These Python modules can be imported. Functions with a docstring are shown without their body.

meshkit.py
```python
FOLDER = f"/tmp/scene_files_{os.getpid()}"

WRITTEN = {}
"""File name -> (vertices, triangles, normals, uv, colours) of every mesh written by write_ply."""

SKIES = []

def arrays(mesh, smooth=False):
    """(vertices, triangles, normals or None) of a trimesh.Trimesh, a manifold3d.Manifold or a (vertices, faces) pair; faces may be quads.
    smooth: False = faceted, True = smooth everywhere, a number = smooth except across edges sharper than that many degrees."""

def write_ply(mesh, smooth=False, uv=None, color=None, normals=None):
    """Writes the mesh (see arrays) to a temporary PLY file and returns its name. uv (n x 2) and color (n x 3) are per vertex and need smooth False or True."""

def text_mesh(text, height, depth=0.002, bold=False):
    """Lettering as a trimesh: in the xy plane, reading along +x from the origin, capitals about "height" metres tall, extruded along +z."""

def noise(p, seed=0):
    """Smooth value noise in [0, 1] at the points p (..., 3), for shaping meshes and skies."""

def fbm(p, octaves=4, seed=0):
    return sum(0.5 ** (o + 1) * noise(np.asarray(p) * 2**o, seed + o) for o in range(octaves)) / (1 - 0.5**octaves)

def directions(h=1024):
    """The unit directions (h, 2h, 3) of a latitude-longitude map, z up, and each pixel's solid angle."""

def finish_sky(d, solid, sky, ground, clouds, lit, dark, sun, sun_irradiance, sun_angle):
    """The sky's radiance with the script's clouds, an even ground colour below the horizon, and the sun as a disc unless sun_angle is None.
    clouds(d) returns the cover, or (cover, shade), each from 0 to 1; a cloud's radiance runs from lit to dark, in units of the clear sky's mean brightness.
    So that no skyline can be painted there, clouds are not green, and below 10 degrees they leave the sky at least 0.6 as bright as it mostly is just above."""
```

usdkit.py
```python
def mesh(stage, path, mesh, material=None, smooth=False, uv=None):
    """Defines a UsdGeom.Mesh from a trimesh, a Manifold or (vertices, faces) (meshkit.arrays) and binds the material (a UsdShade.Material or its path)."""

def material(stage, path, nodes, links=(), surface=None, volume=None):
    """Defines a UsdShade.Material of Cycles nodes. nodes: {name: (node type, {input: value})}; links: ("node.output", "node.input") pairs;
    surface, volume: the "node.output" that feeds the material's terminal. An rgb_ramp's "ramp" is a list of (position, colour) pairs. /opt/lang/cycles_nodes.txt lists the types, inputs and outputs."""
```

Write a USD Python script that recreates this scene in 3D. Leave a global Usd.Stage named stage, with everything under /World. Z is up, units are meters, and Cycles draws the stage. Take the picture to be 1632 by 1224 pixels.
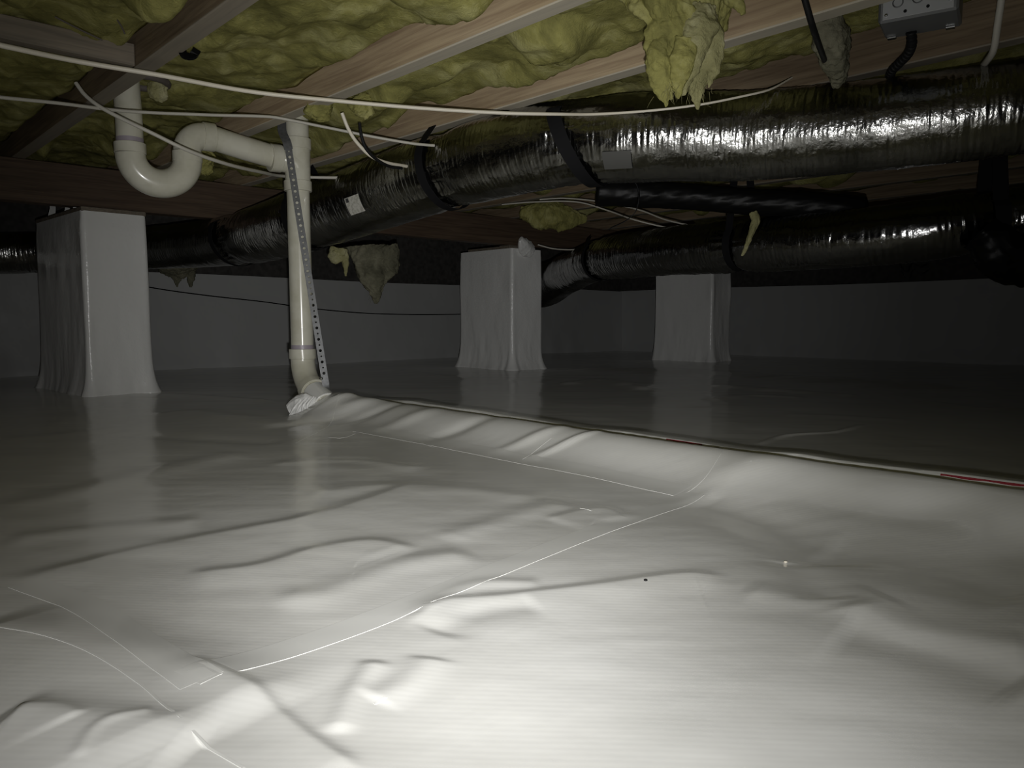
import math
import numpy as np, trimesh, shapely
from shapely.geometry import Point, box as sbox
import meshkit, usdkit
from meshkit import noise, fbm
from pxr import Usd, UsdGeom, UsdLux, Gf, Sdf

stage = Usd.Stage.CreateInMemory()
UsdGeom.SetStageUpAxis(stage, UsdGeom.Tokens.z)
UsdGeom.SetStageMetersPerUnit(stage, 1.0)
UsdGeom.Xform.Define(stage, '/World')
rng = np.random.default_rng(7)

# ------------------------------------------------------------------ camera
FPX, CX, CY, HZ = 1226.0, 816.0, 612.0, 509.0      # focal length in pixels, picture centre, horizon row
EYE = np.array([0.0, 0.0, 0.5])
PITCH = math.atan((CY - HZ) / FPX)
cam = UsdGeom.Camera.Define(stage, '/World/camera')
cam.AddTranslateOp().Set(Gf.Vec3d(*EYE))
cam.AddRotateXOp().Set(90 - math.degrees(PITCH))
cam.CreateHorizontalApertureAttr(36.0)
cam.CreateVerticalApertureAttr(27.0)
cam.CreateFocalLengthAttr(36.0 * FPX / 1632)
cam.CreateClippingRangeAttr(Gf.Vec2f(0.02, 100))
cam.CreateExposureAttr(0.0)

# ------------------------------------------------------------------ light: the torch the photographer holds, hot spot and spill
LAMP = np.array([0.02, 0.0, 0.43])
def torch(name, half, soft, power, az, el):
    s = UsdLux.SphereLight.Define(stage, '/World/' + name)
    s.CreateRadiusAttr(0.012)
    s.CreateIntensityAttr(power)
    s.CreateNormalizeAttr(True)
    s.CreateColorAttr(Gf.Vec3f(1.0, 0.995, 0.98))
    sh = UsdLux.ShapingAPI.Apply(s.GetPrim())
    sh.CreateShapingConeAngleAttr(half)
    sh.CreateShapingConeSoftnessAttr(soft)
    s.AddTranslateOp().Set(Gf.Vec3d(*LAMP))
    s.AddRotateZOp().Set(-az)
    s.AddRotateXOp().Set(90 + el)
torch('torch_hot_spot', 32, 1.0, 48.0, -4, 2)
torch('torch_halo', 44, 1.0, 19.0, -3, 0)
torch('torch_spill', 80, 1.0, 11.0, -2, 0)

# ------------------------------------------------------------------ helpers
TH = math.radians(47.0)
DA = np.array([math.sin(TH), math.cos(TH)])     # along the girder
DB = np.array([-math.cos(TH), math.sin(TH)])    # along the joists
def AB(a, b, z=0.0):
    a, b, z = np.broadcast_arrays(np.asarray(a, float), np.asarray(b, float), np.asarray(z, float))
    return np.stack([a * DA[0] + b * DB[0], a * DA[1] + b * DB[1], z], -1)
def ray(px, py):
    r, u = (px - CX) / FPX, (CY - py) / FPX
    return np.array([r, math.cos(PITCH) + u * math.sin(PITCH), -math.sin(PITCH) + u * math.cos(PITCH)])
def P(px, py, Y):
    d = ray(px, py)
    return EYE + d * (Y / d[1])
def G(px, py, z=0.0):
    d = ray(px, py)
    return EYE + d * ((z - EYE[2]) / d[2])

_used = {}
def numbered(parent, name):
    n = _used.get((parent, name), 0)
    _used[(parent, name)] = n + 1
    return f'{parent}/{name}' + (f'_{n:03d}' if n else '')
def keys(prim, **kw):
    for k, v in kw.items():
        if v:
            prim.SetCustomDataByKey(k, v)
class Thing:
    def __init__(self, name, label, cat, base=(0, 0, 0), rotz=0.0, group=None, kind=None):
        self.base = np.asarray(base, float); self.rotz = rotz
        self.path = numbered('/World', name)
        x = UsdGeom.Xform.Define(stage, self.path)
        x.AddTranslateOp().Set(Gf.Vec3d(*self.base))
        if rotz: x.AddRotateZOp().Set(rotz)
        self.prim = x.GetPrim()
        keys(self.prim, label=label, category=cat, group=group, kind=kind)
    def part(self, name, mesh, mat, smooth=30, label=None, under=None, kind=None, uv=None, world=True):
        v, f = raw(mesh)
        if world:
            v = v - self.base
            if self.rotz:
                t = math.radians(-self.rotz); c, s = math.cos(t), math.sin(t)
                v = np.stack([c * v[:, 0] - s * v[:, 1], s * v[:, 0] + c * v[:, 1], v[:, 2]], 1)
        p = numbered(under or self.path, name)
        m = usdkit.mesh(stage, p, (v, f), M[mat], smooth=smooth, uv=uv)
        keys(m.GetPrim(), label=label, kind=kind)
        return p
def single(name, mesh, mat, label, cat, smooth=30, group=None, kind=None, base=None, rotz=0.0, world=True):
    v, f = raw(mesh)
    if base is None:
        base = np.array([*v.mean(0)[:2], v[:, 2].min()])
    base = np.asarray(base, float)
    if world:
        v = v - base
    p = numbered('/World', name)
    m = usdkit.mesh(stage, p, (v, f), M[mat], smooth=smooth)
    m.AddTranslateOp().Set(Gf.Vec3d(*base))
    if rotz: m.AddRotateZOp().Set(rotz)
    keys(m.GetPrim(), label=label, category=cat, group=group, kind=kind)
    return m
def raw(mesh):
    if isinstance(mesh, trimesh.Trimesh):
        return np.array(mesh.vertices, float), np.array(mesh.faces, int)
    if hasattr(mesh, 'to_mesh'):
        m = mesh.to_mesh(); return np.array(m.vert_properties[:, :3], float), np.array(m.tri_verts, int)
    v, f = np.asarray(mesh[0], float), np.asarray(mesh[1], int)
    if f.shape[1] == 4:
        f = np.vstack([f[:, [0, 1, 2]], f[:, [0, 2, 3]]])
    return v, f
def cat(*ms):
    vs, fs, n = [], [], 0
    for m in ms:
        v, f = raw(m); vs.append(v); fs.append(f + n); n += len(v)
    return np.vstack(vs), np.vstack(fs)
def grid_faces(nr, nc, wrap=False):
    i, j = np.meshgrid(np.arange(nr - 1), np.arange(nc if wrap else nc - 1), indexing='ij')
    j2 = (j + 1) % nc
    return np.stack([i * nc + j, i * nc + j2, (i + 1) * nc + j2, (i + 1) * nc + j], -1).reshape(-1, 4)
def tri(f):
    f = np.asarray(f)
    return np.vstack([f[:, [0, 1, 2]], f[:, [0, 2, 3]]]) if f.shape[1] == 4 else f
def spline(pts, n):
    pts = np.asarray(pts, float)
    if len(pts) == 2:
        t = np.linspace(0, 1, n)[:, None]
        return pts[0] * (1 - t) + pts[1] * t
    from scipy.interpolate import PchipInterpolator
    d = np.r_[0, np.cumsum(np.linalg.norm(np.diff(pts, axis=0), axis=1))]
    m = np.zeros_like(pts)
    m[1:-1] = (pts[2:] - pts[:-2]) / (d[2:] - d[:-2])[:, None]
    m[0] = (pts[1] - pts[0]) / (d[1] - d[0]); m[-1] = (pts[-1] - pts[-2]) / (d[-1] - d[-2])
    from scipy.interpolate import CubicHermiteSpline
    s = CubicHermiteSpline(d, pts, m)
    return s(np.linspace(0, d[-1], n))
def frames(path, up=None):
    path = np.asarray(path, float)
    t = np.gradient(path, axis=0)
    t /= np.linalg.norm(t, axis=1, keepdims=True)
    if up is not None:
        s = np.cross(t, np.asarray(up, float)); s /= np.linalg.norm(s, axis=1, keepdims=True)
        return t, s, np.cross(s, t)
    ref = np.array([0, 0, 1.0]) if abs(t[0, 2]) < .9 else np.array([1.0, 0, 0])
    s = [np.cross(t[0], ref)]; s[0] = s[0] / np.linalg.norm(s[0])
    for k in range(1, len(t)):
        v = s[-1] - t[k] * np.dot(s[-1], t[k]); s.append(v / np.linalg.norm(v))
    s = np.array(s)
    return t, s, np.cross(s, t)
def tube(path, r, n=16, cap=True, flat=1.0, up=None):
    path = np.asarray(path, float)
    t, s, u = frames(path, up)
    r = np.broadcast_to(np.asarray(r, float), (len(path),))
    th = np.linspace(0, 2 * math.pi, n, endpoint=False)
    v = path[:, None] + r[:, None, None] * (np.cos(th)[None, :, None] * s[:, None] + flat * np.sin(th)[None, :, None] * u[:, None])
    v = v.reshape(-1, 3)
    f = tri(grid_faces(len(path), n, True))
    if cap:
        k = len(v)
        v = np.vstack([v, path[:1], path[-1:]])
        j = np.arange(n); j2 = (j + 1) % n; e = (len(path) - 1) * n
        f = np.vstack([f, np.stack([np.full(n, k), j2, j], 1), np.stack([np.full(n, k + 1), e + j, e + j2], 1)])
    return v, f
def ribbon(path, width_dir, width, thick, round_=True):
    """A flat band along path; width_dir per point (or one) gives the direction of its width."""
    path = np.asarray(path, float)
    t = np.gradient(path, axis=0); t /= np.linalg.norm(t, axis=1, keepdims=True)
    w = np.broadcast_to(np.asarray(width_dir, float), path.shape)
    w = w - t * (w * t).sum(1, keepdims=True); w = w / np.linalg.norm(w, axis=1, keepdims=True)
    nrm = np.cross(t, w)
    width = np.broadcast_to(np.asarray(width, float), (len(path),))[:, None]
    pr = [path - w * width / 2 - nrm * thick / 2, path + w * width / 2 - nrm * thick / 2,
          path + w * width / 2 + nrm * thick / 2, path - w * width / 2 + nrm * thick / 2]
    v = np.stack(pr, 1).reshape(-1, 3)
    f = tri(grid_faces(len(path), 4, True))
    e = (len(path) - 1) * 4
    f = np.vstack([f, [[0, 2, 1], [0, 3, 2], [e, e + 1, e + 2], [e, e + 2, e + 3]]])
    return v, f
def bevel_box(sx, sy, sz, b=0.003):
    """A box with chamfered edges, centred on the origin."""
    import manifold3d as m3
    pts = []
    for x in (-1, 1):
        for y in (-1, 1):
            for z in (-1, 1):
                c = np.array([x * sx / 2, y * sy / 2, z * sz / 2]); s = np.array([x, y, z])
                for k in range(3):
                    o = -s * b; o[k] = 0
                    pts.append(c + o)
    h = trimesh.convex.convex_hull(np.array(pts))
    return h
def moved(mesh, loc=(0, 0, 0), rot=None):
    v, f = raw(mesh)
    if rot is not None: v = v @ np.asarray(rot).T
    return v + np.asarray(loc, float), f
R_AB = np.array([[DA[0], DB[0], 0], [DA[1], DB[1], 0], [0, 0, 1.0]])   # local x along a, y along b
R_BA = np.array([[DB[0], -DA[0], 0], [DB[1], -DA[1], 0], [0, 0, 1.0]])  # local x along b (joists)
ROT_B = math.degrees(math.atan2(DB[1], DB[0]))

# ------------------------------------------------------------------ materials
M = {}
def mat(name, nodes, links, surface='p.BSDF'):
    M[name] = usdkit.material(stage, '/World/Looks/' + name, nodes, links, surface=surface)
def plain(name, color, rough=0.5, **kw):
    mat(name, {'p': ('principled_bsdf', dict(base_color=color, roughness=rough, **kw))}, [])

# white reinforced polyethylene: fine string scrim and small ripples
mat('liner_film', {
    'c': ('geometry', {}),
    'map': ('mapping', {'mapping_type': 'point', 'rotation': (0, 0, 0.06)}),
    'w': ('wave_texture', {'wave_type': 'bands', 'bands_direction': 'y', 'scale': 26.0, 'distortion': 0.35, 'detail': 1.0, 'detail_scale': 3.0}),
    'n': ('noise_texture', {'scale': 9.0, 'detail': 3.0, 'roughness': 0.5}),
    'h': ('math', {'math_type': 'multiply_add', 'value2': 0.03}),
    'b': ('bump', {'strength': 0.25, 'distance': 0.005}),
    'dirt': ('noise_texture', {'scale': 1.3, 'detail': 4.0, 'roughness': 0.6}),
    'r': ('rgb_ramp', {'ramp': [(0.35, (0.76, 0.755, 0.72)), (0.65, (0.84, 0.84, 0.815))]}),
    'p': ('principled_bsdf', {'roughness': 0.18, 'ior': 1.58})},
    [('c.position', 'map.vector'), ('map.vector', 'w.vector'), ('c.position', 'n.vector'), ('c.position', 'dirt.vector'),
     ('w.fac', 'h.value1'), ('n.fac', 'h.value3'), ('h.value', 'b.height'), ('b.normal', 'p.normal'),
     ('dirt.fac', 'r.fac'), ('r.color', 'p.base_color')])
plain('seam_tape', (0.80, 0.80, 0.77), 0.16)
mat('pier_film', {
    'c': ('geometry', {}),
    'n': ('noise_texture', {'scale': 26.0, 'detail': 4.0, 'roughness': 0.6}),
    'b': ('bump', {'strength': 0.35, 'distance': 0.008}),
    'p': ('principled_bsdf', {'base_color': (0.87, 0.87, 0.85), 'roughness': 0.22})},
    [('c.position', 'n.vector'), ('n.fac', 'b.height'), ('b.normal', 'p.normal')])
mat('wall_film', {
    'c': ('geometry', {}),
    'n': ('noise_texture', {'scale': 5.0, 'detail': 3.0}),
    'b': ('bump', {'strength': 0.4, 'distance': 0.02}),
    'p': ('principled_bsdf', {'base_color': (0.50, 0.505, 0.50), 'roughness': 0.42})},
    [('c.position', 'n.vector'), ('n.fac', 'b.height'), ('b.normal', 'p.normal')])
def wood(name, dark, light, rough=0.75, edge=0.0, grey=(0.50, 0.475, 0.395)):
    mat(name, {
        'c': ('texture_coordinate', {}),
        'm': ('mapping', {'mapping_type': 'point', 'scale': (0.9, 22.0, 22.0)}),
        'n': ('noise_texture', {'scale': 2.2, 'detail': 5.0, 'roughness': 0.6, 'distortion': 0.6}),
        'm2': ('mapping', {'mapping_type': 'point', 'scale': (0.5, 3.0, 3.0)}),
        'n2': ('noise_texture', {'scale': 3.0, 'detail': 3.0}),
        'r': ('rgb_ramp', {'ramp': [(0.32, dark), (0.62, light)]}),
        'r2': ('rgb_ramp', {'ramp': [(0.3, (0.72, 0.70, 0.68)), (0.7, (1.0, 1.0, 1.0))]}),
        'x': ('mix', {'mix_type': 'multiply', 'fac': 1.0}),
        's': ('separate_xyz', {}), 'e': ('map_range', {'from_min': 0.0035, 'from_max': 0.0055, 'to_min': edge, 'to_max': 0.0, 'clamp': True}),
        'g': ('mix', {'mix_type': 'mix', 'color2': grey}),     # planed underside weathered grey
        'b': ('bump', {'strength': 0.35, 'distance': 0.003}),
        'p': ('principled_bsdf', {'roughness': rough})},
        [('c.object', 'm.vector'), ('m.vector', 'n.vector'), ('c.object', 'm2.vector'), ('m2.vector', 'n2.vector'),
         ('n.fac', 'r.fac'), ('n2.fac', 'r2.fac'), ('r.color', 'x.color1'), ('r2.color', 'x.color2'),
         ('c.object', 's.vector'), ('s.z', 'e.value'), ('e.result', 'g.fac'), ('x.color', 'g.color1'), ('g.color', 'p.base_color'),
         ('n.fac', 'b.height'), ('b.normal', 'p.normal')])
wood('joist_wood', (0.36, 0.26, 0.165), (0.56, 0.44, 0.285), edge=.75)
wood('dark_dimmed_joist_wood', (0.15, 0.105, 0.062), (0.27, 0.205, 0.13), edge=.55, grey=(0.30, 0.285, 0.24))  # darker copy: brown left timber, plus torch falloff at right put into the colour
wood('girder_wood', (0.065, 0.04, 0.024), (0.12, 0.08, 0.05))
wood('cap_wood', (0.16, 0.14, 0.11), (0.26, 0.22, 0.17))
mat('subfloor_wood', {'c': ('geometry', {}), 'n': ('noise_texture', {'scale': 30.0, 'detail': 4.0}),
    'r': ('rgb_ramp', {'ramp': [(0.3, (0.2, 0.14, 0.08)), (0.7, (0.36, 0.27, 0.17))]}), 'p': ('principled_bsdf', {'roughness': 0.8})},
    [('c.position', 'n.vector'), ('n.fac', 'r.fac'), ('r.color', 'p.base_color')])
def wool(name, c1, c2, c3):
    mat(name, {
        'c': ('geometry', {}),
        'n': ('noise_texture', {'scale': 5.5, 'detail': 5.0, 'roughness': 0.62, 'distortion': 0.5}),
        'f': ('noise_texture', {'scale': 38.0, 'detail': 5.0, 'roughness': 0.72, 'distortion': 1.2}),
        'r': ('rgb_ramp', {'ramp': [(0.34, c1), (0.5, c2), (0.66, c3)]}),
        'b': ('bump', {'strength': 0.55, 'distance': 0.016}),
        'p': ('principled_bsdf', {'roughness': 1.0, 'specular_ior_level': 0.05, 'sheen_weight': 0.0})},
        [('c.position', 'n.vector'), ('c.position', 'f.vector'), ('n.fac', 'r.fac'), ('r.color', 'p.base_color'),
         ('f.fac', 'b.height'), ('b.normal', 'p.normal')])
wool('yellow_wool', (0.18, 0.172, 0.060), (0.29, 0.275, 0.092), (0.43, 0.41, 0.18))
wool('pale_wool', (0.22, 0.21, 0.10), (0.31, 0.295, 0.145), (0.45, 0.43, 0.26))
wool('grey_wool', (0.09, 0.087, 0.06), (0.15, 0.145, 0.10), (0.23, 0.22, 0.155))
mat('foil', {
    'c': ('geometry', {}),
    'n': ('noise_texture', {'scale': 24.0, 'detail': 4.0, 'roughness': 0.6}),
    'd': ('noise_texture', {'scale': 3.5, 'detail': 4.0, 'roughness': 0.6}),
    'r': ('rgb_ramp', {'ramp': [(0.35, (0.26, 0.26, 0.25)), (0.65, (0.50, 0.50, 0.485))]}),
    'b': ('bump', {'strength': 0.45, 'distance': 0.01}),
    'p': ('principled_bsdf', {'metallic': 1.0, 'roughness': 0.20})},
    [('c.position', 'n.vector'), ('c.position', 'd.vector'), ('n.fac', 'b.height'), ('b.normal', 'p.normal'), ('d.fac', 'r.fac'), ('r.color', 'p.base_color')])
mat('dimmed_foil', {  # same foil as the large duct, weak light put into a darker colour
    'c': ('geometry', {}),
    'n': ('noise_texture', {'scale': 16.0, 'detail': 4.0, 'roughness': 0.6}),
    'b': ('bump', {'strength': 0.4, 'distance': 0.01}),
    'p': ('principled_bsdf', {'base_color': (0.30, 0.30, 0.30), 'metallic': 1.0, 'roughness': 0.17})},
    [('c.position', 'n.vector'), ('n.fac', 'b.height'), ('b.normal', 'p.normal')])
plain('black_plastic', (0.006, 0.006, 0.006), 0.42, specular_ior_level=0.15)
plain('black_rubber', (0.010, 0.010, 0.010), 0.6, specular_ior_level=0.2)
plain('strap_web', (0.010, 0.010, 0.011), 0.75, specular_ior_level=0.15)
mat('pvc', {
    'c': ('geometry', {}),
    'n': ('noise_texture', {'scale': 7.0, 'detail': 4.0, 'roughness': 0.6}),
    'r': ('rgb_ramp', {'ramp': [(0.32, (0.52, 0.505, 0.40)), (0.6, (0.63, 0.615, 0.52))]}),
    'p': ('principled_bsdf', {'roughness': 0.22, 'coat_weight': 0.15})},
    [('c.position', 'n.vector'), ('n.fac', 'r.fac'), ('r.color', 'p.base_color')])
plain('primer_stain', (0.36, 0.32, 0.36), 0.4)
plain('cable_white', (0.72, 0.67, 0.56), 0.45)
plain('cable_grey', (0.50, 0.48, 0.42), 0.5)
mat('galvanised', {
    'c': ('geometry', {}),
    'n': ('voronoi_texture', {'scale': 60.0}),
    'r': ('rgb_ramp', {'ramp': [(0.0, (0.10, 0.103, 0.105)), (1.0, (0.16, 0.163, 0.165))]}),
    'p': ('principled_bsdf', {'metallic': 0.4, 'roughness': 0.5})},
    [('c.position', 'n.vector'), ('n.distance', 'r.fac'), ('r.color', 'p.base_color')])
plain('box_steel', (0.24, 0.245, 0.25), 0.5, metallic=0.5)
plain('plate_steel', (0.50, 0.51, 0.52), 0.45, metallic=0.3)
plain('screw_steel', (0.7, 0.7, 0.7), 0.25, metallic=1.0)
plain('hole_black', (0.004, 0.004, 0.004), 0.9)
mat('label_paper', {
    'c': ('geometry', {}),
    'n': ('noise_texture', {'scale': 60.0, 'detail': 3.0}),
    'r': ('rgb_ramp', {'ramp': [(0.4, (0.45, 0.44, 0.38)), (0.55, (0.62, 0.61, 0.55))]}),
    'p': ('principled_bsdf', {'roughness': 0.6})},
    [('c.position', 'n.vector'), ('n.fac', 'r.fac'), ('r.color', 'p.base_color')])
plain('dull_tape', (0.085, 0.085, 0.08), 0.4)
plain('label_ink', (0.06, 0.06, 0.06), 0.6)
plain('red_print', (0.24, 0.018, 0.028), 0.4)
plain('rust_iron', (0.10, 0.085, 0.075), 0.7)
mat('concrete', {
    'c': ('geometry', {}),
    'n': ('noise_texture', {'scale': 18.0, 'detail': 5.0}),
    'r': ('rgb_ramp', {'ramp': [(0.3, (0.035, 0.033, 0.03)), (0.7, (0.075, 0.07, 0.065))]}),
    'b': ('bump', {'strength': 0.5, 'distance': 0.008}),
    'p': ('principled_bsdf', {'roughness': 0.9})},
    [('c.position', 'n.vector'), ('n.fac', 'r.fac'), ('r.color', 'p.base_color'), ('n.fac', 'b.height'), ('b.normal', 'p.normal')])

# ------------------------------------------------------------------ room: heights and lines
A_MAX, B_MAX = 9.82, 7.94          # right wall (a) and left wall (b)
JZ, JH, JW = 1.50, 0.24, 0.075     # joist underside, height, width
SUB = JZ + JH
LINER = 0.95

# ------------------------------------------------------------------ floor
def seg_field(X, Y, pts, width):
    """distance along and across to a polyline: (signed distance, taper 0..1 at the ends)"""
    best = np.full(X.shape, 1e9); sd = np.zeros(X.shape); along = np.zeros(X.shape)
    d = np.r_[0, np.cumsum(np.linalg.norm(np.diff(pts, axis=0), axis=1))]
    for k in range(len(pts) - 1):
        p, q = pts[k], pts[k + 1]
        e = q - p; L = np.linalg.norm(e); e = e / L
        rx, ry = X - p[0], Y - p[1]
        t = np.clip(rx * e[0] + ry * e[1], 0, L)
        dx, dy = rx - t * e[0], ry - t * e[1]
        dist = np.hypot(dx, dy)
        side = np.sign(e[0] * ry - e[1] * rx)
        m = dist < best
        best = np.where(m, dist, best); sd = np.where(m, dist * side, sd); along = np.where(m, (d[k] + t) / d[-1], along)
    return sd, along
def fpx(*pts):
    return np.array([G(x, y)[:2] for x, y in pts])
# (pixels along the wrinkle, height in m, half width in m, shape): folds of the film read off the photograph
WR = [
    ([(0, 812), (153, 776), (265, 748), (398, 720)], .018, .09, 'r'),
    ([(0, 862), (204, 838), (330, 828)], .012, .06, 'r'),
    ([(0, 938), (204, 884), (331, 856), (490, 829), (678, 771)], .022, .055, 's'),
    ([(286, 921), (408, 906), (510, 878), (592, 866), (663, 880)], .016, .04, 's'),
    ([(420, 960), (520, 945), (640, 900), (760, 880)], .012, .05, 'r'),
    ([(296, 1058), (398, 1108), (490, 1176), (580, 1235)], .012, .018, 's'),
    ([(-60, 1005), (0, 1015), (110, 1030), (220, 1060), (330, 1100), (420, 1150)], .034, .11, 's'),
    ([(0, 1150), (150, 1165), (330, 1185)], .022, .05, 's'),
    ([(20, 1150), (86, 1147), (122, 1168)], .008, .018, 's'),
    ([(120, 1230), (163, 1176), (250, 1148)], .005, .010, 'r'),
    ([(535, 1170), (566, 1100), (602, 1050)], .012, .020, 'r'),
    ([(590, 1118), (650, 1085), (690, 1045)], .010, .030, 'r'),
    ([(640, 1000), (720, 960), (812, 951), (965, 934), (1098, 919), (1169, 926)], .014, .030, 's'),
    ([(660, 975), (760, 930), (870, 930)], .008, .025, 'r'),
    ([(690, 1010), (760, 975), (860, 960)], -.010, .04, 'r'),
    ([(1105, 795), (1180, 815), (1250, 848), (1322, 906)], -.030, .10, 'r'),
    ([(1120, 790), (1250, 820), (1420, 850), (1632, 890)], .018, .10, 'r'),
    ([(1256, 890), (1290, 930), (1330, 960)], -.012, .05, 'r'),
    ([(1180, 940), (1300, 960), (1420, 950)], .008, .05, 'r'),
    ([(1330, 1000), (1500, 1040), (1660, 1090)], -.018, .09, 'r'),
    ([(1300, 870), (1460, 900), (1650, 960)], -.016, .10, 'r'),
    ([(1350, 960), (1450, 1000), (1660, 1040)], .012, .06, 'r'),
    ([(870, 830), (960, 812), (1000, 830)], .010, .03, 's'),
    ([(700, 860), (800, 830), (900, 800)], .010, .05, 'r'),
    ([(480, 790), (640, 775), (800, 790), (860, 800)], .012, .06, 'r'),
    ([(420, 740), (560, 735), (680, 750)], .010, .05, 'r'),
    ([(270, 655), (380, 668), (470, 680)], .030, .12, 'r'),
    ([(180, 690), (330, 700), (460, 705)], -.015, .08, 'r'),
    ([(245, 628), (330, 632), (440, 640)], .014, .035, 's'),
    ([(0, 700), (120, 690), (220, 680)], .010, .09, 'r'),
    ([(560, 580), (700, 600), (860, 612)], .012, .12, 'r'),
    ([(880, 590), (1000, 590), (1140, 595), (1300, 608), (1450, 616), (1590, 625)], .035, .10, 's'),
    ([(890, 615), (960, 608), (1040, 622)], .018, .10, 'r'),
    ([(1120, 640), (1200, 632), (1290, 636)], .012, .07, 'r'),
    ([(1240, 660), (1340, 664), (1460, 672)], .012, .07, 'r'),
    ([(1460, 640), (1560, 652), (1632, 650)], .014, .08, 'r'),
    ([(1130, 615), (1250, 624), (1380, 634)], .014, .10, 'r'),
    ([(1206, 712), (1250, 694), (1330, 688), (1380, 676)], .014, .02, 'r'),
]
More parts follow.
